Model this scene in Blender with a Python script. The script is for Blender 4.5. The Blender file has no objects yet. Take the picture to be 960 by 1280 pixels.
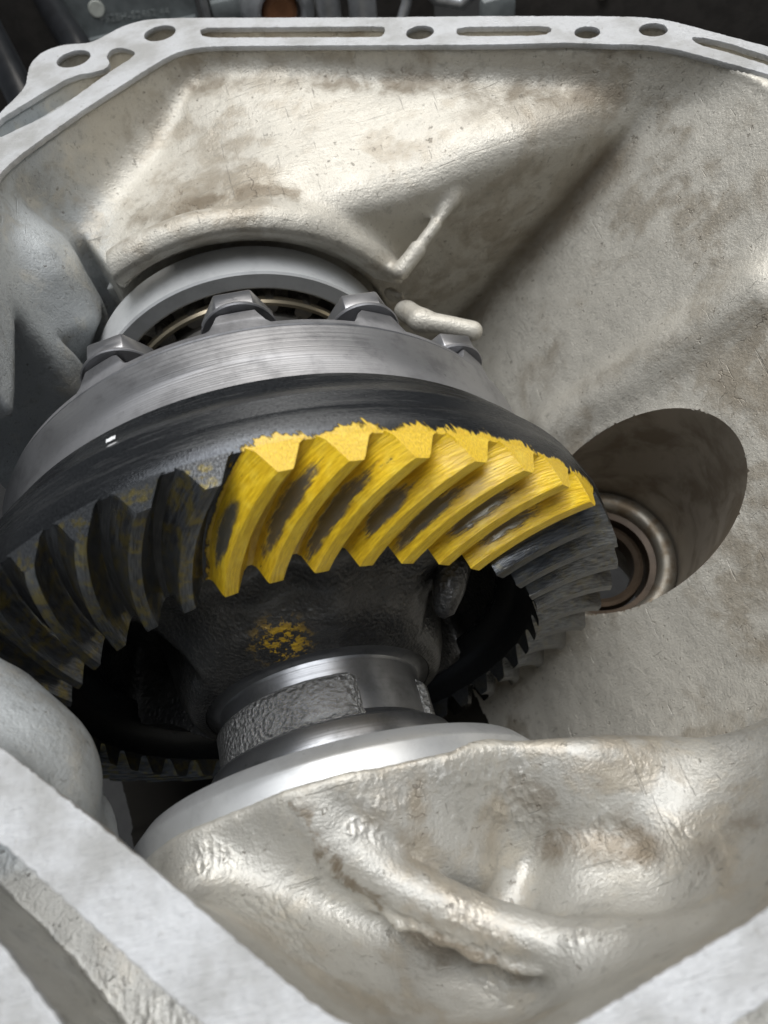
import bpy, bmesh, math, random
import numpy as np
from mathutils import Vector, Matrix, noise as mnoise
random.seed(7); rng = np.random.default_rng(7)
S = 0.001                                  # the scene is written in millimetres
scene = bpy.context.scene
COL = scene.collection
R = math.radians

# ------------------------------------------------------------------ camera
cam_d = bpy.data.cameras.new('camera'); cam = bpy.data.objects.new('camera', cam_d); COL.objects.link(cam)
CM = Matrix(((0.96385929, 0.2601439, -0.05744934), (-0.24835326, 0.79934339, -0.54714788), (-0.09641543, 0.5416413, 0.83506213)))
cam.matrix_world = Matrix.Translation(Vector((20.516, -94.653, 219.079)) * S) @ CM.to_4x4()
cam_d.sensor_fit = 'VERTICAL'; cam_d.sensor_height = 36; cam_d.lens = 26.072
cam_d.clip_start = 0.005; cam_d.clip_end = 50
cam_d.dof.use_dof = True; cam_d.dof.focus_distance = 0.215; cam_d.dof.aperture_fstop = 16
scene.camera = cam

# ------------------------------------------------------------------ light
world = bpy.data.worlds.new('World'); scene.world = world; world.use_nodes = True
bg = world.node_tree.nodes['Background']; bg.inputs[0].default_value = (0.85, 0.92, 1.0, 1); bg.inputs[1].default_value = 0.11
def area(name, loc, target, size, sizey, power, col):
    l = bpy.data.lights.new(name, 'AREA'); l.shape = 'RECTANGLE'; l.size = size; l.size_y = sizey; l.energy = power; l.color = col
    o = bpy.data.objects.new(name, l); COL.objects.link(o); o.location = loc
    o.rotation_euler = (Vector(target) - Vector(loc)).to_track_quat('-Z', 'Y').to_euler()
    return o
area('ceiling_lamp', (0.5, 0.8, 1.5), (0.05, 0.05, 0.0), 1.5, 1.2, 16, (1.0, 0.95, 0.88))
area('overhead_lamp', (0.0, 0.15, 1.7), (0.05, 0.08, 0.0), 1.1, 1.1, 27, (0.95, 0.97, 1.0))
scene.view_settings.view_transform = 'Standard'; scene.view_settings.look = 'None'
scene.view_settings.gamma = 1; scene.view_settings.exposure = 0.0
scene.render.engine = 'CYCLES'; scene.cycles.max_bounces = 6; scene.cycles.diffuse_bounces = 3; scene.cycles.adaptive_threshold = 0.02

# ------------------------------------------------------------------ materials
MATS = {}
class NT:
    def __init__(s, name):
        s.m = bpy.data.materials.new(name); s.m.use_nodes = True; s.t = s.m.node_tree; s.n = s.t.nodes; s.l = s.t.links
        s.b = s.n['Principled BSDF']; MATS[name] = s.m
        g = s.n.new('ShaderNodeNewGeometry')
        s.pos = s.vm('SCALE', g.outputs['Position'], scale=1000.0)
    def put(s, sock, v):
        if isinstance(v, bpy.types.NodeSocket): s.l.new(v, sock)
        elif isinstance(v, (tuple, list)):
            sock.default_value = tuple(v) + ((1,) if len(v) == 3 and len(sock.default_value) == 4 else ())
        else: sock.default_value = v
    def vm(s, op, a, b=None, scale=None):
        n = s.n.new('ShaderNodeVectorMath'); n.operation = op; s.put(n.inputs[0], a)
        if b is not None: s.put(n.inputs[1], b)
        if scale is not None: s.put(n.inputs['Scale'], scale)
        return n.outputs[0]
    def ma(s, op, a, b=0.0, c=None, clamp=False):
        n = s.n.new('ShaderNodeMath'); n.operation = op; n.use_clamp = clamp; s.put(n.inputs[0], a); s.put(n.inputs[1], b)
        if c is not None: s.put(n.inputs[2], c)
        return n.outputs[0]
    def noise(s, scale, det=4, rough=.55, vec=None, dist=0.0, out='Fac'):
        n = s.n.new('ShaderNodeTexNoise'); s.put(n.inputs['Vector'], s.pos if vec is None else vec)
        s.put(n.inputs['Scale'], scale); n.inputs['Detail'].default_value = det; n.inputs['Roughness'].default_value = rough; n.inputs['Distortion'].default_value = dist
        return n.outputs[out]
    def voro(s, scale, feat='DISTANCE_TO_EDGE', vec=None):
        n = s.n.new('ShaderNodeTexVoronoi'); n.feature = feat; s.put(n.inputs['Vector'], s.pos if vec is None else vec); s.put(n.inputs['Scale'], scale)
        return n.outputs['Distance']
    def ramp(s, f, a, b, lo=0.0, hi=1.0):
        n = s.n.new('ShaderNodeMapRange'); n.interpolation_type = 'SMOOTHSTEP'; s.put(n.inputs[0], f); s.put(n.inputs[1], a); s.put(n.inputs[2], b); s.put(n.inputs[3], lo); s.put(n.inputs[4], hi)
        return n.outputs[0]
    def mix(s, f, a, b, mode='MIX'):
        n = s.n.new('ShaderNodeMix'); n.data_type = 'RGBA'; n.blend_type = mode; s.put(n.inputs[0], f); s.put(n.inputs[6], a); s.put(n.inputs[7], b)
        return n.outputs[2]
    def mapped(s, scl, rot=(0, 0, 0), vec=None):
        n = s.n.new('ShaderNodeMapping'); s.put(n.inputs['Vector'], s.pos if vec is None else vec); n.inputs['Scale'].default_value = scl; n.inputs['Rotation'].default_value = rot
        return n.outputs[0]
    def sep(s, v):
        n = s.n.new('ShaderNodeSeparateXYZ'); s.put(n.inputs[0], v); return n.outputs
    def comb(s, x, y, z):
        n = s.n.new('ShaderNodeCombineXYZ'); s.put(n.inputs[0], x); s.put(n.inputs[1], y); s.put(n.inputs[2], z); return n.outputs[0]
    def bump(s, h, dist, strength=1.0, prev=None):
        n = s.n.new('ShaderNodeBump'); s.put(n.inputs['Height'], h); n.inputs['Distance'].default_value = dist * S; n.inputs['Strength'].default_value = strength
        if prev is not None: s.l.new(prev, n.inputs['Normal'])
        return n.outputs[0]
    def out(s, col=None, metal=None, rough=None, normal=None, coat=None, coat_rough=None, spec=None):
        for k, v in (('Base Color', col), ('Metallic', metal), ('Roughness', rough), ('Normal', normal), ('Coat Weight', coat), ('Coat Roughness', coat_rough), ('Specular IOR Level', spec)):
            if v is not None: s.put(s.b.inputs[k], v)
        return s.m

def mat_cast(name):
    t = NT(name); p = t.sep(t.pos)
    big = t.noise(.022, 4, .6, dist=.6); mid = t.noise(.09, 5, .65, dist=.4); fine = t.noise(1.3, 3, .65); g2 = t.noise(.33, 4, .7)
    wob = t.ma('MULTIPLY', t.ma('SUBTRACT', mid, .5), 22.0)
    wet = t.ramp(t.ma('ADD', p[1], wob), -46, -58)                      # oil has run over the near web
    cool = t.ramp(t.ma('ADD', p[0], wob), -28, -50)                     # bluish reflection on the left bosses, painted into the colour
    f = t.ma('ADD', t.ma('MULTIPLY', big, .62), t.ma('MULTIPLY', mid, .43))
    fs = t.ramp(f, .52, .66)
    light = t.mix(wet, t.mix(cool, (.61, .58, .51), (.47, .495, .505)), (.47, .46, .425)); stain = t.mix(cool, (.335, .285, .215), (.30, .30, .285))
    dark = t.mix(.55, light, (.05, .045, .035))
    col = t.mix(t.ma('MULTIPLY', fs, .8), light, stain)
    col = t.mix(t.ramp(mid, .52, .72, 0, .4), col, (.70, .67, .59))
    col = t.mix(t.ramp(g2, .30, .46, .4, 0), col, dark)
    pits = t.ramp(g2, .63, .70)
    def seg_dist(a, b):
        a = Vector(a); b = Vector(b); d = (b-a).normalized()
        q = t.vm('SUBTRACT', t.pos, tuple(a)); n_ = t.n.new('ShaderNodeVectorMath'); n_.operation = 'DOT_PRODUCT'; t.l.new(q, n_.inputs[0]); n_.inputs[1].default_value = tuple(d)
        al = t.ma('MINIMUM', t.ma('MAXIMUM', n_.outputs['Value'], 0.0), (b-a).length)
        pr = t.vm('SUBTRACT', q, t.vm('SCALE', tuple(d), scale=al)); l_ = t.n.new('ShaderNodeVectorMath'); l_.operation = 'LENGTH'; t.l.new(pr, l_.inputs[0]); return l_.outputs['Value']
    # oil stains in folds of the casting; first segment: painted shade on the boss flank
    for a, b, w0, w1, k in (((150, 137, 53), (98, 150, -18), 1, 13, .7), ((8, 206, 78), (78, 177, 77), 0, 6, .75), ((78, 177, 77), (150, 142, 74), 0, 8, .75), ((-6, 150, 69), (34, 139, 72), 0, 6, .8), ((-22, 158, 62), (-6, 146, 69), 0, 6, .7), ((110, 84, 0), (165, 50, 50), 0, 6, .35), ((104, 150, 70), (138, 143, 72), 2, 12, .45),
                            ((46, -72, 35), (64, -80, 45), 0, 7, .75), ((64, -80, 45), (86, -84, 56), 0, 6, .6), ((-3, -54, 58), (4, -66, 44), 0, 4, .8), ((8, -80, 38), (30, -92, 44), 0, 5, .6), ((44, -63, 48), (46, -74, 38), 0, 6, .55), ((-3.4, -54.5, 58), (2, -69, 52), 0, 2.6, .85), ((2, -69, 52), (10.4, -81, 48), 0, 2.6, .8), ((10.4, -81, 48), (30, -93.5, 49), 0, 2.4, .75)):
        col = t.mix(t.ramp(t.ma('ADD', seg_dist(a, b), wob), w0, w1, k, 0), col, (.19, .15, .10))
    col = t.mix(t.ma('MULTIPLY', pits, .5), col, (.12, .095, .065))
    v = t.voro(.03, vec=t.vm('ADD', t.pos, t.vm('SCALE', t.noise(.12, 3, out='Color'), scale=14.0)))
    crk = t.ma('MULTIPLY', t.ramp(v, .0, .007, 1, 0), t.ramp(big, .60, .66))
    col = t.mix(t.ma('MULTIPLY', crk, .45), col, (.08, .06, .045))
    s1 = t.ramp(t.noise(.5, 2, .5, vec=t.mapped((.03, 2.2, .5), (.2, .3, R(-38)))), .70, .74); s2 = t.ramp(t.noise(.5, 2, .5, vec=t.mapped((2.4, .04, .5), (.3, .1, R(12)))), .71, .75)
    scr = t.ma('MAXIMUM', s1, s2); col = t.mix(t.ma('MULTIPLY', scr, .4), col, dark)
    sc = t.noise(.25, 3, .6, vec=t.mapped((.15, 2.5, .6), (0, .3, R(50))))
    pat = t.ma('MULTIPLY', t.ramp(t.noise(.05, 3, .6, vec=t.vm('ADD', t.pos, (31, 7, 3))), .55, .63), t.ma('ADD', .25, wet))
    ham = t.voro(.7, 'F1', vec=t.mapped((1, .5, .8), (0, .4, R(25))))
    h = t.ma('ADD', t.ma('MULTIPLY', mid, .18), t.ma('MULTIPLY', fine, .30))
    dry = t.ma('SUBTRACT', 1.0, t.ma('MULTIPLY', wet, .55))
    h = t.ma('ADD', h, t.ma('MULTIPLY', t.ma('ADD', t.ma('MULTIPLY', g2, .26), t.ma('MULTIPLY', sc, .22)), dry))
    h = t.ma('ADD', h, t.ma('MULTIPLY', t.ma('MULTIPLY', pat, ham), .4)); h = t.ma('SUBTRACT', h, t.ma('MULTIPLY', scr, .2)); h = t.ma('SUBTRACT', h, t.ma('MULTIPLY', crk, .15)); h = t.ma('SUBTRACT', h, t.ma('MULTIPLY', pits, .2))
    rough = t.ma('SUBTRACT', t.ramp(mid, .3, .7, .60, .46), t.ma('ADD', t.ma('MULTIPLY', pat, .10), t.ma('MULTIPLY', wet, .07)))
    return t.out(col, t.ma('ADD', .38, t.ma('MULTIPLY', wet, .14)), rough, t.bump(h, 1.0, .85), coat=t.ma('MULTIPLY', t.ramp(big, .46, .6, .05, .4), t.ma('ADD', .25, wet)), coat_rough=.28)
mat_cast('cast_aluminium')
t = NT('pit_shade'); t.out((.02, .018, .015), 0.0, .9, spec=.15, normal= t.bump(t.noise(.1, 4), 1.0, .6))  # near-black colour stands in for the shade under the gear
t = NT('bore_wall'); n_ = t.noise(.06, 5, .6, dist=.5); t.out(t.mix(t.ramp(n_, .4, .65), (.45, .40, .33), (.28, .235, .18)), .3, .45, t.bump(t.noise(.5, 3), .08, .6))

t = NT('machined_face')
n1 = t.noise(.5, 6, .7); n2 = t.noise(.06, 4, .6); sc = t.noise(1.2, 3, .6, vec=t.mapped((.25, 2.2, 1), (0, 0, R(-40))))
col = t.mix(t.ramp(n2, .4, .7), (.58, .59, .60), (.40, .40, .39)); col = t.mix(t.ramp(n1, .60, .72, 0, .75), col, (.27, .255, .23))
t.out(col, .25, t.ramp(n2, .3, .7, .38, .55), t.bump(t.ma('ADD', n1, t.ma('MULTIPLY', sc, .8)), .4, .9))

def mat_turned(name, colr, metal, rough, freq, amt, dirt=.5):
    t = NT(name)
    p = t.sep(t.pos); r = t.ma('SQRT', t.ma('ADD', t.ma('MULTIPLY', p[0], p[0]), t.ma('MULTIPLY', p[2], p[2])))
    ln = t.noise(1.0, 2, .6, vec=t.comb(t.ma('MULTIPLY', p[1], freq), t.ma('MULTIPLY', r, freq), t.ma('MULTIPLY', t.noise(.03, 2), .25)))
    d = t.noise(.12, 6, .65); sp = t.ramp(t.noise(.5, 4, .6), .68, .74)
    col = t.mix(t.ramp(d, .45, .7, 0, dirt), colr, tuple(c*.4 for c in colr))
    col = t.mix(t.ma('MULTIPLY', sp, .5), col, tuple(c*.3 for c in colr))
    t.out(col, metal, t.ma('ADD', rough, t.ma('MULTIPLY', d, .18)), t.bump(ln, amt, .8))
    t.b.inputs['Anisotropic'].default_value = .4
mat_turned('turned_steel', (.37, .37, .38), .85, .36, 2.2, .10)
mat_turned('turned_bright', (.56, .57, .575), .6, .30, .7, .03, .25)
mat_turned('turned_satin', (.62, .63, .63), .25, .36, .7, .03, .2)
mat_turned('dark_turned', (.26, .265, .275), .9, .24, 1.3, .05)
mat_turned('lug_steel', (.31, .31, .32), .85, .42, .6, .05)
mat_turned('bolt_steel', (.33, .33, .34), .85, .27, .4, .03, .35)
mat_turned('washer_black', (.10, .10, .105), .8, .35, .4, .03)
mat_turned('race_steel', (.33, .31, .28), .95, .2, 1.0, .03)
t = NT('cage_brass'); t.out((.42, .36, .26), .9, .3)

t = NT('cast_iron')
n1 = t.noise(.9, 3, .6); n2 = t.voro(.8, 'F1'); n3 = t.noise(.08, 4)
h = t.ma('ADD', n1, t.ma('MULTIPLY', n2, .6))
ysp = t.sep(t.pos)
col = t.mix(t.ramp(n3, .4, .65), (.05, .05, .05), (.10, .098, .094))
d = t.n.new('ShaderNodeVectorMath'); d.operation = 'DISTANCE'; t.l.new(t.pos, d.inputs[0]); d.inputs[1].default_value = (-3.0, -8.8, 40.5)
ym = t.ma('MULTIPLY', t.ramp(t.noise(.35, 5, .75), .50, .54), t.ramp(d.outputs['Value'], 3, 11, 1, 0))
col = t.mix(ym, col, (.62, .38, .02))
t.out(col, t.ma('SUBTRACT', .65, t.ma('MULTIPLY', ym, .6)), .34, t.bump(h, .55, .9), coat=.5, coat_rough=.18)
t = NT('cast_iron_rough')
n1 = t.noise(1.1, 4, .65); n2 = t.voro(.75, 'F1')
t.out((.27, .27, .265), .8, .27, t.bump(t.ma('ADD', n1, t.ma('MULTIPLY', n2, .8)), .9, 1.0), coat=.4, coat_rough=.2)

# gear steel with yellow marking compound, written in the gear's own coordinates
SPIRAL = [(71.3, -13.5), (78.5, -10.9), (85.7, -7.75), (92.9, -4.1), (100.2, 0.0)]      # radius -> degrees behind the heel
def spiral(r):
    return float(np.interp(r, [a for a, b in SPIRAL], [b for a, b in SPIRAL]))
GEAR_EMPTY = bpy.data.objects.new('differential', None); COL.objects.link(GEAR_EMPTY)
t = NT('gear_steel')
tc = t.n.new('ShaderNodeTexCoord'); tc.object = GEAR_EMPTY
gp = t.vm('SCALE', tc.outputs['Object'], scale=1000.0); p = t.sep(gp)
r = t.ma('SQRT', t.ma('ADD', t.ma('MULTIPLY', p[0], p[0]), t.ma('MULTIPLY', p[2], p[2])))
th = t.ma('MULTIPLY', t.ma('ARCTAN2', p[0], p[2]), 57.29578)
rc = t.ma('MINIMUM', r, 100.2)
k = t.ma('SUBTRACT', 100.2, rc)
off = t.ma('ADD', t.ma('MULTIPLY', k, .565), t.ma('MULTIPLY', t.ma('MULTIPLY', k, k), -.0033))
u = t.ma('ADD', th, off)                                    # constant along a tooth
def attr(nm):
    a = t.n.new('ShaderNodeAttribute'); a.attribute_name = nm; return a.outputs['Fac']
a3 = [attr('tooth_s'), attr('tooth_h'), attr('tooth_side')]; is_tooth = t.ramp(a3[2], .4, .6)   # along the face, up the flank, side (1 low, 2 land, 3 high)
brush = t.noise(1.0, 4, .6, vec=t.comb(t.ma('MULTIPLY', u, 1.6), t.ma('MULTIPLY', r, .13), t.ma('MULTIPLY', p[1], .5)))
blot = t.noise(.22, 5, .65, vec=gp)
bn = t.ma('MULTIPLY', t.ma('SUBTRACT', brush, .5), 2.2); bl = t.ma('MULTIPLY', t.ma('SUBTRACT', blot, .5), 3.2)
jit = t.ma('ADD', bn, bl)
m1 = t.ramp(t.ma('ADD', u, jit), 2.2, 2.8); m2 = t.ramp(t.ma('ADD', u, t.ma('MULTIPLY', jit, .3)), 62.6, 62.8, 1, 0)
fr = t.noise(1.0, 4, .7, vec=t.comb(t.ma('ADD', t.ma('MULTIPLY', th, 1.5), t.ma('MULTIPLY', p[1], .6)), t.ma('MULTIPLY', p[1], .13), 0))
m3 = t.ramp(t.ma('ADD', p[1], t.ma('ADD', t.ma('MULTIPLY', t.ma('SUBTRACT', fr, .5), 6.0), t.ma('MULTIPLY', t.ma('SUBTRACT', t.noise(.13, 3, .6, vec=gp), .5), 8.0))), 8.0, 8.6, 1, 0)
paint = t.ma('MULTIPLY', t.ma('MULTIPLY', m1, m2), m3)
stre = t.noise(1.0, 3, .6, vec=t.comb(t.ma('MULTIPLY', u, 5.0), t.ma('MULTIPLY', r, .06), t.ma('MULTIPLY', p[1], 1.2)))
# rubbed contact print on the low flank of each tooth
oi = t.n.new('ShaderNodeObjectInfo'); rnd = oi.outputs['Random']; rn2 = t.ma('FRACT', t.ma('MULTIPLY', rnd, 7.31))
es = t.ma('DIVIDE', t.ma('SUBTRACT', a3[0], t.ma('ADD', .32, t.ma('MULTIPLY', rnd, .2))), t.ma('ADD', .26, t.ma('MULTIPLY', rn2, .2))); eh = t.ma('DIVIDE', t.ma('SUBTRACT', a3[1], .42), .36)
el = t.ma('ADD', t.ma('MULTIPLY', es, es), t.ma('MULTIPLY', eh, eh))
el = t.ma('ADD', el, t.ma('ADD', t.ma('MULTIPLY', t.ma('ADD', bn, bl), .45), t.ma('MULTIPLY', t.ma('SUBTRACT', stre, .5), 1.3)))
cp = t.ma('MULTIPLY', t.ramp(el, .3, 1.05, 1, 0), t.ramp(a3[2], 1.3, 1.6, 1, 0))
cp = t.ma('MULTIPLY', cp, is_tooth)
bare = t.ramp(t.ma('ADD', brush, t.ma('MULTIPLY', blot, .5)), .97, 1.05)
paint = t.ma('MULTIPLY', paint, t.ma('SUBTRACT', 1.0, t.ma('MULTIPLY', cp, .93)))
paint = t.ma('MULTIPLY', paint, t.ma('SUBTRACT', 1.0, t.ma('MULTIPLY', bare, .8)))
ycol = t.mix(t.ramp(stre, .35, .7), (.66, .41, .012), (.95, .65, .03))
ycol = t.mix(t.ramp(blot, .5, .75, 0, .5), ycol, (1.0, .76, .09))
steel = t.mix(t.ramp(stre, .3, .7), (.055, .058, .063), (.18, .19, .20))
oil = t.ma('MULTIPLY', t.ramp(t.noise(.3, 5, .7, vec=gp), .47, .62), is_tooth)
edge = t.ramp(p[1], 6.5, 5.5)
oil = t.ma('MULTIPLY', oil, t.ramp(u, 4, 40, 1, .28))
steel = t.mix(t.ma('MULTIPLY', oil, t.ma('MULTIPLY', edge, .5)), steel, (.34, .26, .03))
grime = t.ma('MULTIPLY', t.ramp(t.noise(.16, 6, .7, vec=t.comb(t.ma('MULTIPLY', th, .55), t.ma('MULTIPLY', p[1], 6.0), t.ma('MULTIPLY', r, 2.0))), .52, .66), t.ramp(p[1], 9, 12))
steel = t.mix(t.ma('MULTIPLY', grime, .55), steel, (.22, .22, .21))
steel = t.mix(t.ma('MULTIPLY', cp, t.ma('MULTIPLY', t.ma('MULTIPLY', m1, m2), .8)), steel, (.25, .265, .265))
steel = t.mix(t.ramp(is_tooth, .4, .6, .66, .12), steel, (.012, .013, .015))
col = t.mix(paint, steel, ycol)
metal = t.ma('SUBTRACT', t.ma('SUBTRACT', .75, t.ma('MULTIPLY', paint, .75)), t.ma('MULTIPLY', t.ma('MULTIPLY', cp, t.ma('MULTIPLY', m1, m2)), .06))
hb = t.ma('ADD', t.ma('MULTIPLY', t.ma('MULTIPLY', paint, stre), 1.0), t.ma('ADD', t.ma('MULTIPLY', paint, .5), t.ma('MULTIPLY', stre, .25)))
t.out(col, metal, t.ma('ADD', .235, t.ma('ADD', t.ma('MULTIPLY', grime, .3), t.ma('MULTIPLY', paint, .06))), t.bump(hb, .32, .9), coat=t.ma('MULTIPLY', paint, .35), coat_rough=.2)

def plain(name, col, metal=0.0, rough=.5, bs=None, bd=.2, var=.3):
    t = NT(name); n = t.noise(.12, 5, .6)
    c = t.mix(t.ramp(n, .35, .7), col, tuple(x*(1-var) for x in col))
    t.out(c, metal, rough, t.bump(t.noise(bs, 4), bd, .7) if bs else None)
plain('black_rubber', (.012, .013, .015), 0, .28)
plain('dark_plate', (.26, .285, .285), .1, .55, .8, .15)
plain('dark_panel', (.075, .067, .06), .1, .6, .5, .2)
plain('dark_floor', (.02, .02, .02), 0, .7, .1, 1.0)
plain('sticker', (.85, .87, .78), 0, .6)
plain('ink', (.42, .45, .44), 0, .6)
plain('engine_alloy', (.55, .56, .57), .6, .35, .5, .2)
plain('rusty', (.42, .19, .09), .3, .5, .6, .4)
plain('seat_brown', (.085, .06, .04), .5, .4)
plain('white_paint', (.85, .86, .87), 0, .4)
plain('zinc', (.4, .38, .3), .8, .4)

# ------------------------------------------------------------------ helpers
def link(name, me, mat, parent=None):
    o = bpy.data.objects.new(name, me); COL.objects.link(o)
    if mat and not me.materials: me.materials.append(MATS[mat])
    if parent: o.parent = parent
    return o
def mesh(verts, faces, smooth=True, sharp=35):
    me = bpy.data.meshes.new('m'); me.from_pydata([tuple(c*S for c in v) for v in verts], [], faces); me.validate(); me.update()
    if smooth:
        me.polygons.foreach_set('use_smooth', [True]*len(me.polygons)); me.set_sharp_from_angle(angle=R(sharp))
    return me
def fixn(me):
    b = bmesh.new(); b.from_mesh(me); bmesh.ops.recalc_face_normals(b, faces=b.faces); b.to_mesh(me); b.free(); return me
def bevelled(me, w, seg=2, ang=40):
    b = bmesh.new(); b.from_mesh(me)
    es = [e for e in b.edges if len(e.link_faces) == 2 and e.calc_face_angle(0) > R(ang)]
    bmesh.ops.bevel(b, geom=es, offset=w*S, segments=seg, affect='EDGES', profile=.6); b.to_mesh(me); b.free()
    me.polygons.foreach_set('use_smooth', [True]*len(me.polygons)); me.set_sharp_from_angle(angle=R(45)); return me
def lathe(prof, n=192, closed=False, sharp=28, a0=0, a1=360):
    """revolve (radius, y) about the Y axis"""
    full = abs(a1-a0) >= 360; k = n if full else n+1; V = []; F = []
    for i in range(k):
        a = R(a0+(a1-a0)*i/n)
        for r, y in prof: V.append((r*math.sin(a), y, r*math.cos(a)))
    m = len(prof); segs = m if closed else m-1
    for i in range(n):
        j = (i+1) % k
        for q in range(segs):
            F.append((i*m+q, j*m+q, j*m+(q+1) % m, i*m+(q+1) % m))
    return fixn(mesh(V, F, True, sharp))
def empty(name, loc=(0, 0, 0)):
    o = bpy.data.objects.new(name, None); COL.objects.link(o); o.location = Vector(loc)*S; o.empty_display_size = .02; return o
def tag(o, label, cat=None, group=None, kind=None):
    if label: o['label'] = label
    if cat: o['category'] = cat
    if group: o['group'] = group
    if kind: o['kind'] = kind
    return o
def tube(pts, rad, n=14, caps=True):
    P = [Vector(p) for p in pts]; V = []; F = []
    rr = rad if isinstance(rad, (list, tuple)) else [rad]*len(P)
    for i, q in enumerate(P):
        d = (P[min(i+1, len(P)-1)]-P[max(i-1, 0)]).normalized(); a = d.orthogonal().normalized() if i == 0 else (a-d*a.dot(d)).normalized(); b = d.cross(a)
        for j in range(n):
            w = 2*math.pi*j/n; V.append(tuple(q+(a*math.cos(w)+b*math.sin(w))*rr[i]))
    for i in range(len(P)-1):
        for j in range(n): F.append((i*n+j, i*n+(j+1) % n, (i+1)*n+(j+1) % n, (i+1)*n+j))
    if caps: F.append(tuple(range(n))[::-1]); F.append(tuple(range((len(P)-1)*n, len(P)*n)))
    return mesh(V, F, True, 50)
def box(x0, x1, y0, y1, z0, z1, bev=0):
    V = [(x, y, z) for x in (x0, x1) for y in (y0, y1) for z in (z0, z1)]
    F = [(0, 1, 3, 2), (4, 6, 7, 5), (0, 4, 5, 1), (2, 3, 7, 6), (0, 2, 6, 4), (1, 5, 7, 3)]
    me = fixn(mesh(V, F, False)); return bevelled(me, bev) if bev else me

# ------------------------------------------------------------------ housing outline (mating plane z = 90)
INNER = [(-57, 156), (-49.3, 164.8), (-30.1, 182.3), (-3.1, 203.2), (3.5, 207.8), (9.5, 209.6), (18.4, 208.2), (46, 195.2), (78.3, 179.7), (110, 164.4), (137.2, 152.6), (146.7, 146.5), (158, 141), (166, 133.1), (182.7, 108.8),
         (203, 62), (200, 10), (160, -45), (115, -80), (66.2, -96), (34.4, -102), (25, -103.4), (15, -101.8), (5.9, -96.7), (-1.3, -91.4), (-14.3, -76.9), (-27.3, -62.1), (-50.2, -37.8), (-64, -26), (-68, -12), (-61, 24), (-59, 60), (-60, 120), (-59, 146)]  # unseen left edge is drawn in to shade the gear
OUTER = [(-58.3, 193.7), (-49.3, 208.4), (-48.8, 217), (-48.1, 224.8), (-46, 230), (-42.8, 233.6), (-38, 235.3), (-33.5, 235.1), (-27, 232.4), (-22.7, 232.6), (-17, 236.5), (-12.9, 239.3), (-7, 241), (-1.7, 240.8), (8, 237), (18.1, 232.1), (50, 216), (83.3, 199.2), (115.1, 184), (145, 168.7), (159.2, 161.2), (169.3, 154.4), (175.3, 146.1), (183.2, 134.1), (190.8, 122.9),
         (225, 70), (228, 20), (185, -50), (135, -95), (70, -124), (10, -130), (-20, -113), (-60, -70), (-95, -25), (-108, 40), (-105, 115), (-75, 170)]
HOLES = [(-31.5, 222.3, 6.6), (1.9, 227.1, 6.3), (92.3, 182.5, 5.1), (144.1, 156.6, 4.4), (164.1, 148.6, 4.8)]
SLOTS = [[(-60, 176), (-60, 189), (-42.7, 202.3), (-32.4, 209.5), (-21.5, 208.2), (-18.2, 211.0), (-19.4, 218), (-17.7, 223), (-13.8, 223.4), (-8.5, 217.6), (-8.4, 213.5), (-19.3, 204.8), (-32.7, 192), (-39.9, 185.5)],
         [(17.2, 224.2), (81, 193.4), (82, 191), (79.6, 186), (77.5, 186), (19.5, 214.4), (16.5, 218)],
         [(105.5, 180.4), (134, 166.8), (134.6, 163), (130.1, 160.9), (104.2, 173.4), (103.6, 176.5)],
         [(172.3, 138.4), (174.5, 138.6), (180.5, 131.7), (188.1, 118.2), (192, 110), (188.6, 106.5), (185.1, 112.9), (177.5, 126.1), (171.9, 133.9)],
         [(-68, -38), (-49.6, -54.1), (-41.4, -63.2), (-30.1, -75.6), (-18.8, -88), (-4, -104), (-6, -110), (-12, -112), (-20, -107), (-39.6, -83.2), (-49, -70), (-70, -46)],
         [(30, -113.5), (54, -107), (60.6, -105.8), (100, -95), (104, -99), (62, -118), (34, -121)]]
def smooth_loop(P, it=2):
    """one pass rounds corners, later passes add points"""
    for _ in range(it):
        Q = []
        for i, a in enumerate(P):
            b = P[(i+1) % len(P)]; L = math.hypot(b[0]-a[0], b[1]-a[1]); q = min(.25, 3.0/max(L, 1e-6))
            Q += [(a[0]+(b[0]-a[0])*q, a[1]+(b[1]-a[1])*q), (b[0]+(a[0]-b[0])*q, b[1]+(a[1]-b[1])*q)]
        P = Q
    return P
INNER_S = smooth_loop(INNER); OUTER_S = smooth_loop(OUTER); SLOTS_S = [smooth_loop(s, 1) for s in SLOTS]
f4 = np.float32
def sd_poly(x, y, P):
    x = np.asarray(x); y = np.asarray(y); d = np.full(np.broadcast(x, y).shape, 1e9); ins = np.zeros(d.shape, bool)
    n = len(P)
    for i in range(n):
        ax, ay = P[i]; bx, by = P[(i+1) % n]; ex, ey = bx-ax, by-ay
        wx, wy = x-ax, y-ay; tt = np.clip((wx*ex+wy*ey)/(ex*ex+ey*ey+1e-12), 0, 1)
        d = np.minimum(d, (wx-ex*tt)**2+(wy-ey*tt)**2)
        if ay != by: ins ^= ((ay > y) != (by > y)) & (x < (bx-ax)*(y-ay)/(by-ay)+ax)
    d = np.sqrt(d); return np.where(ins, -d, d)
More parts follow.
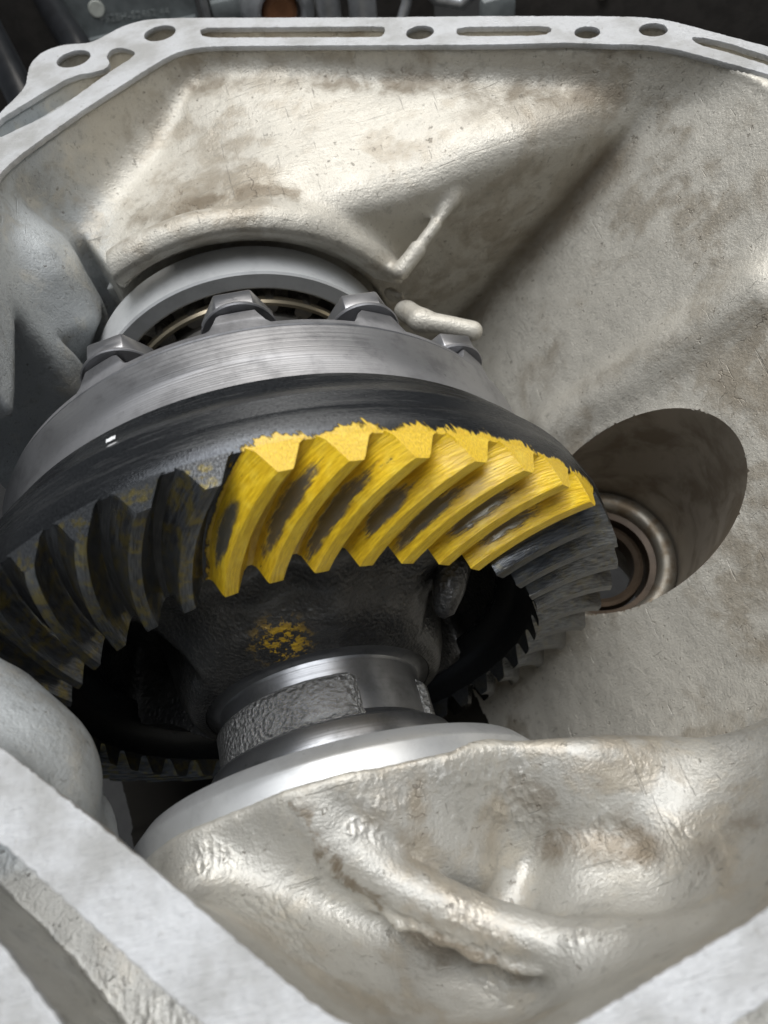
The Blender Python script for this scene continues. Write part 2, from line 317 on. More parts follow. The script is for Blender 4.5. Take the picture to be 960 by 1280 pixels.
def tps(C, lam=2.0):
    C = np.array(C, float); X = C[:, :2]/100; z = C[:, 2]; n = len(C)
    D = np.linalg.norm(X[:, None]-X[None], axis=2); K = np.where(D > 0, D*D*np.log(D+1e-12), 0)+np.eye(n)*lam*1e-3
    Pm = np.c_[np.ones(n), X]; A = np.block([[K, Pm], [Pm.T, np.zeros((3, 3))]]); w = np.linalg.solve(A, np.r_[z, 0, 0, 0])
    def fn(x, y):
        x = np.asarray(x)/100; y = np.asarray(y)/100; o = w[n]+w[n+1]*x+w[n+2]*y
        for i in range(n):
            r2 = (x-X[i, 0])**2+(y-X[i, 1])**2; o = o+w[i]*.5*r2*np.log(r2+1e-12)
        return o
    return fn
FAR_PTS = [(11.4, 204.2, 79), (76.2, 176.1, 78), (108.2, 162.8, 78), (148.4, 144.1, 76), (0.6, 214.4, 76), (-10, 187.4, 67), (-19.2, 156.2, 62), (7.7, 170, 70), (28.6, 164.6, 74), (23.3, 136.5, 71), (4, 144.4, 69),
           (45, 133, 67), (52, 155, 73), (82.2, 157, 75), (79, 138, 68), (101, 143, 73), (125.3, 138, 73), (150, 130, 73), (110, 110, 70), (-43.8, 177.6, 60), (-36, 140, 54), (-60, 150, 50)]
NEAR_PTS = [(-2.7, -53.1, 56), (-18.9, -57.5, 50), (-32.1, -53.3, 50), (-21.9, -67.2, 55), (-9, -80, 58), (3, -91.5, 58), (7.6, -58.2, 49), (26.8, -60.5, 50), (42.1, -57.9, 46), (13.4, -69, 39), (29.4, -74.4, 36), (40.6, -73.9, 33), (53.2, -68.3, 45), (59, -61, 50), (72, -66.9, 47), (91.9, -68.7, 44),
            (56.7, -78.6, 38), (70.1, -81.5, 47), (83.1, -83, 54), (51.5, -88.6, 47), (71.7, -92.9, 52), (12, -82, 37), (23.5, -94, 45), (37.6, -98.9, 44), (-4.9, -71.0, 44), (104, -66, 46), (130, -66, 54), (110, -80, 57), (-45, -48, 30)]
hF = tps(FAR_PTS); hN = tps(NEAR_PTS)
SRIB = [(-3.6, -51.4, 56), (2.3, -61.7, 54), (12.7, -73.6, 52), (26.2, -83.7, 51), (39.7, -91.2, 52), (52.6, -96.4, 56), (61, -98.8, 61)]
FLASH = [(-3.6, -54.5, 59.5), (-3.0, -58, 57.8), (-2.2, -61.5, 56.2), (0.2, -64.2, 55.2), (0.6, -67.8, 53.2), (3.4, -70.6, 50.6), (4.6, -74, 47.4), (8.2, -76.4, 48.8), (10.4, -80.2, 49.6), (14.6, -81.6, 50.2), (17.3, -84.8, 49.8), (20.6, -86.2, 50), (23.2, -89.2, 49.4), (27, -90.6, 49.8), (30, -93.0, 50), (34, -94.2, 51)]
SRIB2 = [(6.5, -51.0, 57), (13, -60.5, 53), (21, -67.5, 47), (27, -72, 42)]
RIDGE = [(165.4, 57.9, 57.6), (152.1, 62.8, 39.9), (136.7, 68.5, 19.3), (113.5, 76.8, -11.7)]
_a = np.array([152.4, 138.3, 55.5]); _b = np.array([101.2, 149.7, -14.3]); _c = np.array([100, 131, 66.])   # flank of the far boss
FN = np.cross(_b-_a, _c-_a); FN /= np.linalg.norm(FN); FN *= np.sign(FN[0])
BD = np.array([.066, .174, -1.0]); BD /= np.linalg.norm(BD); BP = np.array([117.4, 27.3, 0.0]); BR = 31.9
def smin(a, b, k):
    h = np.clip(.5+.5*(b-a)/k, 0, 1); return b+(a-b)*h-k*h*(1-h)
def smax(a, b, k): return -smin(-a, -b, k)
def capsule(x, y, z, a, b, r):
    ex, ey, ez = b[0]-a[0], b[1]-a[1], b[2]-a[2]
    t_ = np.clip(((x-a[0])*ex+(y-a[1])*ey+(z-a[2])*ez)/(ex*ex+ey*ey+ez*ez), 0, 1)
    return np.sqrt((x-a[0]-ex*t_)**2+(y-a[1]-ey*t_)**2+(z-a[2]-ez*t_)**2)-r
def chain(x, y, z, pts, r, dz):
    o = None
    for a, b in zip(pts[:-1], pts[1:]):
        c = capsule(x, y, z, (a[0], a[1], a[2]-dz), (b[0], b[1], b[2]-dz), r); o = c if o is None else np.minimum(o, c)
    return o
def terms2d(x, y):
    dI = sd_poly(x, y, INNER_S); dO = sd_poly(x, y, OUTER_S)
    pk = None
    for s in SLOTS_S:
        d = sd_poly(x, y, s); pk = d if pk is None else np.minimum(pk, d)
    hl = None
    for hx, hy, hr in HOLES:
        d = np.sqrt((x-hx)**2+(y-hy)**2)-hr; hl = d if hl is None else np.minimum(hl, d)
    return [a.astype(f4) for a in (dI, dO, pk, hl, np.clip(hF(x, y), -60, 82), np.clip(hN(x, y), -20, 66))]
PART_NAMES = ['inner_wall', 'far_bearing_boss', 'side_wall', 'near_bearing_web', 'boss', 'boss', 'curved_rib', 'fin', 'stub', 'pinion_bore', 'floor_pan']
def sdf(x, y, z, T, ids=False):
    dI, dO, pk, hl, HF, HN = T
    rad = np.sqrt(x*x+z*z)
    w = -(dI-.4+0.06*(89-z)-20*np.exp(-((x+37)**2+(y+53)**2)/200.)*np.clip((84-z)/10, 0, 1))
    far = smax((z-HF)*.8, 125.0-y+.02*z+2.6*np.clip(-30-x, 0, 14), 4)
    far = smax(far, ((x-101.2)*FN[0]+(y-149.7)*FN[1]+(z+14.3)*FN[2]), 16)
    lipa = np.sqrt((np.sqrt(x*x+np.maximum(z, 0)**2)-70.5)**2+(y-129.5)**2)-6.0
    lipa = np.maximum(lipa, np.maximum(-32-x, 33-z))
    far = smin(far, lipa, 5)
    pl = (z-(1.408*x+.202*y-187))/1.739
    right = smin(pl, chain(x, y, z, RIDGE, 7.0, 6.0), 9)
    nf = y+50.3+.18*np.maximum(x-40, 0)+.05*np.maximum(-x-10, 0)
    near = smax((z-HN)*.75, nf, 4+.12*np.clip(x-45, 0, 60))
    seat = smax((rad-(58.3-.55*np.maximum(-50.5-y, 0)))*.87, nf, 1.2)
    near = smin(near, np.maximum(seat, 20-z), 7)
    b1 = smin(capsule(x, y, z, (-67, 144, 58), (-70, 134, 28), 22), capsule(x, y, z, (-70, 140, 40), (-100, 148, 40), 26), 6)
    b2 = smin(capsule(x, y, z, (-66, -36, 64), (-84, -14, 66), 22), capsule(x, y, z, (-96, -42, 50), (-104, -20, 30), 14), 8)
    rib = smin(chain(x, y, z, SRIB, 5.0, 2.6), chain(x, y, z, SRIB2, 3.8, 2.2), 2)
    rib = smin(rib, np.sqrt((x-52)**2+(y+85)**2+((z-36)*1.3)**2)-10, 10)
    flash = chain(x, y, z, FLASH, 1.1, 1.0)
    fin = np.minimum(np.minimum(capsule(x, y, z, (89, 133.5, 55.5), (80.7, 129.4, 50.2), 1.5), capsule(x, y, z, (80.7, 129.4, 50.2), (72.4, 125.2, 45.2), 2.3)), capsule(x, y, z, (72.4, 125.2, 45.2), (64, 121, 40), 3.1))
    stub = capsule(x, y, z, (66.5, 105.6, 30.4), (84.5, 98.3, 25.8), 3.6)
    stub = smin(stub, capsule(x, y, z, (67, 106, 29.5), (61, 128, 24), 4.0), 3)
    fl = z+112
    comps = [w, far, right, near, b1, b2, rib, fin, stub, None, fl]
    s = smin(w, far, 5+7*np.clip((12-x)/24, 0, 1)); s = smin(s, right, 4); s = smin(s, near, 6+30*np.clip((x-60)/45, 0, 1)); s = smin(s, fl, 10)
    s = smin(s, b1, 7); s = smin(s, b2, 6); s = smin(s, rib, 8); s = smin(s, flash, 1.3); s = smin(s, fin, 5); s = smin(s, stub, 5)
    # clearances
    s = smax(s, -np.maximum(rad-105.5, np.maximum(y-63.5, -13.5+.29*(rad-71.3)-y)), 2.5)
    s = smax(s, -smax(smax(np.abs(x+80)-28, np.abs(y-52)-58, 8), np.abs(z+18)-88, 8), 6)  # undercut below the left rim, shaped to keep that side dark
    s = smax(s, -smax(smax(np.abs(x+73)-29, np.abs(y+24)-26, 6), np.abs(z+32)-68, 6), 4)
    s = smax(s, -np.maximum(rad-61, np.abs(y-45)-96), 1.5)
    s = smax(s, -np.maximum((rad-(72.5-.95*(y-121)))*.72, np.abs(y-127)-8), 2.5)
    qx, qy, qz = x-BP[0], y-BP[1], z-BP[2]; al = qx*BD[0]+qy*BD[1]+qz*BD[2]
    br = np.sqrt(np.maximum(qx*qx+qy*qy+qz*qz-al*al, 1e-6))
    bore = np.minimum(np.maximum(br-BR, al-70), np.maximum(br-25, al-140))
    sb = -bore
    if ids == 'bore': return s, sb
    s = np.maximum(s, sb)
    # rim: flat top, pockets, bolt holes, outside
    s = np.maximum(s, z-88.9); s = np.maximum(s, dO+.5)
    s = np.maximum(s, -np.maximum(pk-.3, np.where(y > 60, 83, 66)-z)); s = np.maximum(s, -np.maximum(hl-.3, 66-z))
    if ids is False: return s
    C = [np.broadcast_to(c, s.shape) if c is not None else np.where(np.abs(sb-s) < .6, -1e3, 1e3) for c in comps]
    return s, np.argmin(np.stack(C), 0)
H_ = 1.0
gx = (-114+H_*np.arange(44*8)).astype(f4); gy = (-136+H_*np.arange(48*8)).astype(f4); gz = (-118+H_*np.arange(27*8)).astype(f4)
T2 = terms2d(gx[:, None], gy[None, :])
def lerp2(x, y):
    u = np.clip((x-gx[0])/H_, 0, len(gx)-1.001); v = np.clip((y-gy[0])/H_, 0, len(gy)-1.001); i = u.astype(int); j = v.astype(int); a = (u-i).astype(f4); b = (v-j).astype(f4)
    return [(q[i, j]*(1-a)+q[i+1, j]*a)*(1-b)+(q[i, j+1]*(1-a)+q[i+1, j+1]*a)*b for q in T2]
cxs = gx[4::8]; cys = gy[4::8]; czs = gz[4::8]
cs_ = sdf(cxs[:, None, None], cys[None, :, None], czs[None, None, :], [q[4::8, 4::8][:, :, None] for q in T2])
vol = np.repeat(np.repeat(np.repeat(np.sign(cs_).astype(f4)*9, 8, 0), 8, 1), 8, 2)
act = np.argwhere(np.abs(cs_) < 8*H_*1.05)
r8 = np.arange(8)
for q0 in range(0, len(act), 1500):
    A = act[q0:q0+1500]; ix = A[:, 0, None]*8+r8; iy = A[:, 1, None]*8+r8; iz = A[:, 2, None]*8+r8
    Tb = [q[ix[:, :, None], iy[:, None, :]][..., None] for q in T2]
    vol[ix[:, :, None, None], iy[:, None, :, None], iz[:, None, None, :]] = sdf(gx[ix][:, :, None, None], gy[iy][:, None, :, None], gz[iz][:, None, None, :], Tb)
vol[:, :, 0] = np.maximum(vol[:, :, 0], .3)
def surface_nets(v):
    ins = v < 0
    c = np.zeros(tuple(n-1 for n in v.shape), np.int8)
    for dx in (0, 1):
        for dy in (0, 1):
            for dz in (0, 1): c += ins[dx:dx+c.shape[0], dy:dy+c.shape[1], dz:dz+c.shape[2]]
    act = (c > 0) & (c < 8); idx = np.full(act.shape, -1, np.int32); cells = np.argwhere(act); idx[act] = np.arange(len(cells))
    acc = np.zeros((len(cells), 3)); cnt = np.zeros(len(cells))
    cor = [(a, b, d) for a in (0, 1) for b in (0, 1) for d in (0, 1)]
    vals = {q: v[cells[:, 0]+q[0], cells[:, 1]+q[1], cells[:, 2]+q[2]] for q in cor}
    for q in cor:
        for ax in range(3):
            if q[ax] == 0:
                p_ = list(q); p_[ax] = 1; a = vals[q]; b = vals[tuple(p_)]; m = (a < 0) != (b < 0)
                tt = np.where(m, a/np.where(m, a-b, 1), 0)
                pt = np.array(q, float)[None].repeat(len(cells), 0); pt[:, ax] += tt
                acc[m] += pt[m]; cnt[m] += 1
    P = cells+acc/cnt[:, None]
    F = []
    for ax in range(3):
        o = [(1, 2), (2, 0), (0, 1)][ax]
        sl = [slice(1, -1)]*3; sl[ax] = slice(0, -1); s2 = list(sl); s2[ax] = slice(1, None)
        a = ins[tuple(sl)]; b = ins[tuple(s2)]
        e = np.argwhere(a != b)
        fl_ = a[tuple(e.T)]
        base = e.copy(); base[:, o[0]] += 1; base[:, o[1]] += 1
        def cell(d0, d1):
            q = base.copy(); q[:, o[0]] -= d0; q[:, o[1]] -= d1; return idx[tuple(q.T)]
        quad = np.stack([cell(1, 1), cell(0, 1), cell(0, 0), cell(1, 0)], 1)
        quad[~fl_] = quad[~fl_][:, ::-1]; F.append(quad)
    return P, np.concatenate(F)
P, F = surface_nets(vol); del vol
P = P*H_+np.array([gx[0], gy[0], gz[0]])
F = F[(F >= 0).all(1)]
e_ = .4
for it in range(2):
    def ev(p): return sdf(p[:, 0], p[:, 1], p[:, 2], lerp2(p[:, 0], p[:, 1]))
    s0 = ev(P); g = np.stack([(ev(P+np.eye(3)[i]*e_)-s0)/e_ for i in range(3)], 1)
    g2 = np.maximum((g*g).sum(1), .2); st = np.clip(s0/g2, -.7, .7)
    P = P-g*st[:, None]
# vertices on the lip of the bore go exactly onto the line where wall and bore meet
def ev2(p): return sdf(p[:, 0], p[:, 1], p[:, 2], lerp2(p[:, 0], p[:, 1]), 'bore')
a_, b_ = ev2(P); lip = np.where((np.abs(a_) < 1.1*H_) & (np.abs(b_) < 1.1*H_))[0]
q_ = P[lip]
for it in range(6):
    a_, b_ = ev2(q_); ga = np.stack([(ev2(q_+np.eye(3)[i]*.2)[0]-a_)/.2 for i in range(3)], 1); gb = np.stack([(ev2(q_+np.eye(3)[i]*.2)[1]-b_)/.2 for i in range(3)], 1)
    aa = (ga*ga).sum(1); bb = (gb*gb).sum(1); ab = (ga*gb).sum(1); de = aa*bb-ab*ab; de = np.where(np.abs(de) < .05, .05, de)
    la = (bb*a_-ab*b_)/de; lb = (aa*b_-ab*a_)/de
    stp = ga*la[:, None]+gb*lb[:, None]; ln_ = np.linalg.norm(stp, axis=1); stp *= np.minimum(1, 1.0/np.maximum(ln_, 1e-9))[:, None]; q_ = q_-stp
okm = np.linalg.norm(q_-P[lip], axis=1) < 1.0*H_
# only the vertex whose cell holds the line is moved; its neighbours stay on their own sheet
near_l = okm & (np.linalg.norm(q_-P[lip], axis=1) < .62*H_)
P[lip[near_l]] = q_[near_l]; LIPV = np.zeros(len(P), bool); LIPV[lip[near_l]] = True
Nn = g/np.sqrt(np.maximum((g*g).sum(1), 1e-6))[:, None]
_, VID = sdf(P[:, 0], P[:, 1], P[:, 2], lerp2(P[:, 0], P[:, 1]), True)
amp = np.array([mnoise.noise(Vector(p)*.055)*.40+mnoise.noise(Vector(p)*.16)*.16+mnoise.noise(Vector(p)*.42)*.06 for p in P.tolist()])
keep = (P[:, 2] > 87.5) | (VID == 9) | LIPV
amp = np.where(keep, 0, amp); amp *= np.where(VID == 3, 1.1, 1.0)
P = P+Nn*amp[:, None]
# vertex normals of the whole casting, kept across its parts
fn = np.cross(P[F[:, 2]]-P[F[:, 0]], P[F[:, 3]]-P[F[:, 1]])
FC = P[F].mean(1); fa, fb = ev2(FC)
FID = VID[F[:, 0]]; vv = VID[F]; nb9 = (vv == 9).any(1) | LIPV[F].any(1)
alt = np.where(vv[:, 0] != 9, vv[:, 0], np.where(vv[:, 1] != 9, vv[:, 1], np.where(vv[:, 2] != 9, vv[:, 2], 2))); alt = np.where(alt == 9, 2, alt)
FID = np.where(FC[:, 2] < np.where(FC[:, 0] < 20, -40, -104), 10, FID)  # deep floor and lower left walls take the painted shade colour
FID = np.where(nb9, np.where(fb > fa, 9, alt), FID)
VN = np.zeros_like(P); VNB = np.zeros_like(P)
for q in range(4):
    np.add.at(VN, F[FID != 9][:, q], fn[FID != 9]); np.add.at(VNB, F[FID == 9][:, q], fn[FID == 9])
VN /= np.maximum(np.linalg.norm(VN, axis=1), 1e-9)[:, None]; VNB /= np.maximum(np.linalg.norm(VNB, axis=1), 1e-9)[:, None]
housing = empty('gear_housing', (50, 50, -118))
tag(housing, 'open cast aluminium gear housing with white machined rim around the differential', 'housing')
PART_MAT = ['cast_aluminium']*9+['bore_wall', 'pit_shade']
for pid, pname in enumerate(PART_NAMES):
    fs = F[FID == pid]
    if not len(fs): continue
    used, inv = np.unique(fs, return_inverse=True); fs = inv.reshape(-1, 4)
    me = bpy.data.meshes.new(pname); me.vertices.add(len(used)); me.vertices.foreach_set('co', (P[used]*S).astype(f4).ravel())
    me.loops.add(fs.size); me.loops.foreach_set('vertex_index', fs.astype(np.int32).ravel())
    me.polygons.add(len(fs)); me.polygons.foreach_set('loop_start', np.arange(0, fs.size, 4, dtype=np.int32)); me.update(calc_edges=True); me.validate()
    me.polygons.foreach_set('use_smooth', [True]*len(me.polygons)); me.normals_split_custom_set_from_vertices((VNB if pid == 9 else VN)[used].tolist())
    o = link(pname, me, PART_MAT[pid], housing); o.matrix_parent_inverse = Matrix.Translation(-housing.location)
    print(pname, len(fs))
# machined rim face: crisp sheet on top of the casting
def rim_face():
    cu = bpy.data.curves.new('rim', 'CURVE'); cu.dimensions = '2D'; cu.fill_mode = 'BOTH'; cu.extrude = .75*S; cu.bevel_depth = .15*S; cu.bevel_resolution = 1
    def add(pts, jit=.12):
        Q = []
        for i, a in enumerate(pts):
            b = pts[(i+1) % len(pts)]; n = max(1, int(math.hypot(b[0]-a[0], b[1]-a[1])/.8))
            for j in range(n): Q.append((a[0]+(b[0]-a[0])*j/n, a[1]+(b[1]-a[1])*j/n))
        sp = cu.splines.new('POLY'); sp.points.add(len(Q)-1); sp.use_cyclic_u = True
        for i, (x, y) in enumerate(Q):
            j1 = jit*(.35*mnoise.noise(Vector((x*.3, y*.3, 3)))+mnoise.noise(Vector((x*1.9, y*1.9, 7)))); j2 = jit*(.35*mnoise.noise(Vector((x*.3, y*.3, 13)))+mnoise.noise(Vector((x*1.9, y*1.9, 17))))
            sp.points[i].co = ((x+j1*1.6)*S, (y+j2*1.6)*S, 0, 1)
    add(OUTER_S, .18); add(INNER_S, .18)
    for s in SLOTS_S: add(s, .2)
    for hx, hy, hr in HOLES: add([(hx+hr*math.cos(2*math.pi*i/28), hy+hr*math.sin(2*math.pi*i/28)) for i in range(28)], .15)
    ob = bpy.data.objects.new('rim_tmp', cu); COL.objects.link(ob); ob.location = (0, 0, 89.3*S)
    bpy.context.view_layer.update(); dg = bpy.context.evaluated_depsgraph_get(); me = bpy.data.meshes.new_from_object(ob.evaluated_get(dg)); bpy.data.objects.remove(ob)
    me.materials.clear(); o = link('mating_face', me, 'machined_face', housing); o.matrix_parent_inverse = Matrix.Translation(-housing.location); o.location = (0, 0, 89.3*S)
    o['label'] = 'white scraped mating face with slots and bolt holes'
bpy.context.view_layer.update()
rim_face()

# ------------------------------------------------------------------ differential
D = GEAR_EMPTY; D.empty_display_size = .02
tag(D, 'dark steel differential with spiral ring gear partly painted yellow', 'differential')
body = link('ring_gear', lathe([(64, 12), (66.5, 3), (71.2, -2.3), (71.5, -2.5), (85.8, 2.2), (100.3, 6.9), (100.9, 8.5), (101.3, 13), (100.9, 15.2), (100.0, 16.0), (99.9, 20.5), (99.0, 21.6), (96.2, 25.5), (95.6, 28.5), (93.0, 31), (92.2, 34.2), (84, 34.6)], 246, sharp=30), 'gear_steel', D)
NT_ = 42; PITCH = 360/NT_
def tooth_mesh():
    ns = 16; V = []; att = []; F = []
    cs = []
    for i in range(ns+1):
        s = i/ns; r = 71.3+(100.2-71.3)*s
        ytop = -8.4+8.4*s; yroot = -2.6+9.4*s; dep = yroot-ytop
        pitch = PITCH*math.pi/180*r
        lw = pitch*(.34-.10*s); rl = pitch*(.23+.06*s); rr_ = pitch*(.23-.05*s); ext = pitch*.07; ch = .35
        # profile across the tooth: (offset, y, h); the low flank is the long one
        pr = [(-lw/2-rl-ext, yroot+.4, -.08), (-lw/2-rl-ext*.35, yroot-.1, .0), (-lw/2-rl*.84, yroot-dep*.12, .12), (-lw/2-rl*.48, yroot-dep*.48, .45), (-lw/2-rl*.10, yroot-dep*.88, .88), (-lw/2+ch*.6, ytop, 1), (0, ytop-.06, 1), (lw/2-ch*.6, ytop, 1),
              (lw/2+rr_*.10, yroot-dep*.88, .88), (lw/2+rr_*.48, yroot-dep*.48, .45), (lw/2+rr_*.84, yroot-dep*.12, .12), (lw/2+rr_+ext*.35, yroot-.1, 0), (lw/2+rr_+ext, yroot+.4, -.08)]
        ang0 = -(.565*(100.2-r)-.0033*(100.2-r)**2)
        for (o, y, h) in pr:
            # heel end leans with the back cone, toe end with the front cone
            rr = r+(.08*(y-ytop) if i == ns else 0)-(0.25 if (i in (0, ns) and h >= .99) else 0)
            a = R(ang0)+o/r
            V.append((rr*math.sin(a), y, rr*math.cos(a))); att.append((s, h, -1.0 if o < -lw/2+.5 else (1.0 if o > lw/2-.5 else 0.0)))
    m = 13
    for i in range(ns):
        for q in range(m-1): F.append((i*m+q, i*m+q+1, (i+1)*m+q+1, (i+1)*m+q))
    F.append(tuple(range(m))[::-1]); F.append(tuple(range(ns*m, ns*m+m))); 
    me = fixn(mesh(V, F, True, 33))
    for q, nm in enumerate(('tooth_s', 'tooth_h', 'tooth_side')):
        ca = me.attributes.new(nm, 'FLOAT', 'POINT'); ca.data.foreach_set('value', [a[q]+(2.0 if q == 2 else 0.0) for a in att])
    return me
tm = tooth_mesh()
HEEL0 = 15.5
for k in range(NT_):
    o = link('tooth', tm, 'gear_steel', body); o.rotation_euler = (0, R(HEEL0+k*PITCH), 0)
link('flange_ring', lathe([(80, 34.9), (88.6, 34.9), (89.2, 35.6), (89.2, 42.0), (88.95, 42.3), (88.95, 55.9), (88.3, 56.6), (80, 56.6)], 220), 'turned_steel', D)
def cover():
    n = 480; V = []; F = []; NB = 15
    prof = []
    for i in range(n):
        a = 360*i/n; d = ((a-5+180/14) % (360/14))-180/14; ad = abs(d)
        lug = 5.4*(1-min(1, max(0, (ad-3.4)/1.8))**.8) if ad < 5.2 else 0.0
        if 305 < a < 322: lug = 0.0
        yt = 59.6+lug
        ro = 88.4
        ring = [(78, 57.0), (ro-.3, 57.0), (ro, 57.4), (ro-.35, yt-.5), (ro-1.0, yt), (78-(2 if lug > 2 else 0), yt+.2), (66, 60 if lug < .5 else 60+lug*.6)]
        for r, y in ring: V.append((r*math.sin(R(a)), y, r*math.cos(R(a))))
    m = 7
    for i in range(n):
        j = (i+1) % n
        for q in range(m-1): F.append((i*m+q, j*m+q, j*m+q+1, i*m+q+1))
    return fixn(mesh(V, F, True, 25))
link('case_cover', cover(), 'lug_steel', D)
def bolt_head():
    V = []; F = []; n = 6
    rs = [(10.2, 0), (10.2, 2.4), (10.1, 6.2), (9.0, 7.0)]
    for r, y in rs:
        for i in range(n): a = R(60*i); V.append((r*math.cos(a), y, r*math.sin(a)))
    for q in range(len(rs)-1):
        for i in range(n): F.append((q*n+i, q*n+(i+1) % n, (q+1)*n+(i+1) % n, (q+1)*n+i))
    F.append(tuple(range(n))[::-1]); F.append(tuple(range(3*n, 4*n)))
    return bevelled(fixn(mesh(V, F, True, 25)), .3, 1, 30)
bm_ = bolt_head(); wm = lathe([(0, .9), (10.4, .9), (10.7, 1.3), (10.5, 2.0), (9.4, 2.5), (0, 2.5)], 40, sharp=30)
for k in range(14):
    if k == 12: continue        # that seat is out of sight in the dark
    a = R(5+k*360/14)          # one on each lug
    o = link('bolt', bm_, 'bolt_steel', D); o.location = Vector((79.5*math.sin(a), 66.4, 79.5*math.cos(a)))*S; o.rotation_euler = (0, a+R((37*k*k) % 60), 0)
    w_ = link('washer', wm, 'lug_steel', o); w_.location = (0, -1.9*S, 0)
# far neck of the carrier
link('far_neck', lathe([(76, 60.2), (60, 61), (50, 66), (44, 78), (40, 86), (38, 112), (20, 112)], 96), 'cast_iron', D)
def carrier_mesh():
    prof = [(68, 10), (66.5, 6), (63, 4.2), (60, 3.2), (57, 2.3), (54, 1.2), (51, -.8), (48.5, -2.8), (46.5, -4.8), (44.5, -6.5), (42.8, -7.7), (41.2, -8.6), (38.6, -9.6), (36.6, -10.6), (34.6, -11.2), (34.0, -10.6)]
    n = 220; V = []; F = []; m = len(prof)
    for i in range(n):
        a = 360*i/n
        da = lambda c: abs(((a-c+180) % 360)-180)
        for r, y in prof:
            w = max(0, min(1, (r-40)/6))*max(0, min(1, (67-r)/6))
            b = 4.2*math.exp(-(da(16)/9)**2)+2.2*math.exp(-(da(-12)/14)**2)-4.5*math.exp(-(da(64)/16)**2)-3*math.exp(-(da(-45)/16)**2)+3.5*math.exp(-(da(110)/14)**2)
            b += 3.0*math.exp(-(da(44)/7)**2)*(1 if r > 50 else .4)
            win = max(max(0, min(1, (a_-57)/5))*max(0, min(1, (132-a_)/5)) for a_ in (a,))+max(0, min(1, (a-252)/6))*max(0, min(1, (318-a)/6))
            b -= 26*win
            b += .8*mnoise.noise(Vector((r*math.sin(R(a))*.09, r*math.cos(R(a))*.09, 5)))+.25*mnoise.noise(Vector((r*math.sin(R(a))*.3, r*math.cos(R(a))*.3, 9)))
            V.append((r*math.sin(R(a)), y-b*w, r*math.cos(R(a))))
    for i in range(n):
        j = (i+1) % n
        for q in range(m-1): F.append((i*m+q, j*m+q, j*m+q+1, i*m+q+1))
    return fixn(mesh(V, F, True, 60))
carrier = link('carrier', carrier_mesh(), 'cast_iron', D)
link('lug', tube([(47, 3, 34), (44, -3.5, 33), (41, -8.2, 31), (40, -9.2, 30)], [5.5, 4.6, 3.2, 1.2], 16), 'cast_iron', D)
link('neck', lathe([(34.4, -10.9), (33.2, -11.0), (31.6, -11.3), (30.7, -12.0), (30.4, -13), (30.4, -27.4), (29.4, -28.6), (26, -28.6)], 160), 'dark_turned', D)
def pad(a0, a1, y0, y1, r0, r1):
    n = 22; m = 8; V = []; F = []
    for i in range(n+1):
        for j in range(m+1):
            u_, v_ = i/n, j/m; a = R(a0+(a1-a0)*u_); y = y0+(y1-y0)*v_
            # rounded corners in the plan of the pad
            cx = max(0, abs(u_-.5)-.40)/.10; cy = max(0, abs(v_-.5)-.34)/.16
            q = math.hypot(cx, cy); r = r1 if q < .75 else r0+(r1-r0)*max(0, 1-(q-.75)/.25)
            r += .25*mnoise.noise(Vector((a*60, y*.9, 2)))
            V.append((r*math.sin(a), y, r*math.cos(a)))
    for i in range(n):
        for j in range(m): F.append((i*(m+1)+j, (i+1)*(m+1)+j, (i+1)*(m+1)+j+1, i*(m+1)+j+1))
    return fixn(mesh(V, F, True, 60))
for a0, a1 in ((-95, 27), (72, 150), (180, 240)):
    link('tang', pad(a0, a1, -16.2, -31.0, 29.8, 32.2), 'cast_iron_rough', D)
for (th_, y_, w_, h_) in ((-15.5, 27.0, 2.6, 1.3), (-14.5, 23.0, 2.2, 1.5)):
    V = []; Ff = []
    rad_ = 97.6 if y_ > 25 else 99.2
    for i in range(6):
        for j in range(3):
            a = R(th_)+(i/5-.5)*w_/rad_; yy = y_+(j/2-.5)*h_+.15*math.sin(i*2.1+j); rr_ = np.interp(yy, [21.6, 25.5, 28.5], [99.0, 96.2, 95.6])+.12
            V.append((rr_*math.sin(a), yy, rr_*math.cos(a)))
    for i in range(5):
        for j in range(2): Ff.append((i*3+j, i*3+j+1, i*3+j+4, i*3+j+3))
    link('paint_dab', fixn(mesh(V, Ff)), 'white_paint', D)

# ------------------------------------------------------------------ bearings and rings
fr_ = link('bearing_ring', lathe([(50.5, 133), (59.4, 133), (59.4, 118.9), (58.7, 118.2), (53.2, 118.2), (52.2, 119.0), (51.2, 126), (50.5, 133)], 160), 'turned_satin')
tag(fr_, 'smooth bright bearing ring seated in the far wall behind the bolts', 'bearing ring', 'bearing rings')
nr_ = link('bearing_ring', lathe([(44, -44.5), (52.6, -41.8), (53.8, -42.0), (57.0, -45.6), (57.2, -46.4), (57.2, -52), (44, -52)], 180), 'turned_bright')
tag(nr_, 'smooth bright bearing ring at the bottom, under the narrow neck', 'bearing ring', 'bearing rings')
rb = empty('roller_bearing', (0, 118, 0)); tag(rb, 'dark roller bearing inside the far bright ring', 'bearing', 'bearings')
link('cage', lathe([(47.2, -2.0), (48.6, -2.2), (49.2, -1.2), (49.0, 1), (47.0, 1)], 120, closed=True), 'cage_brass', rb)
link('inner_race', lathe([(38.2, -4), (42.5, -4.4), (43.5, -3), (43.0, 10), (38.2, 10)], 120), 'race_steel', rb)
rm = tube([(0, -1, 0), (0, 10, 0)], [3.4, 3.9], 16)
for i in range(22):
    a = R(i*360/22+3); o = link('roller', rm, 'race_steel', rb); o.location = Vector((46*math.sin(a), 0, 46*math.cos(a)))*S
nb = link('bearing_race', lathe([(29, -30.2), (34.4, -30.2), (35.4, -31.0), (36.2, -34.0), (36.4, -39), (34, -46), (29, -46)], 140), 'dark_turned')
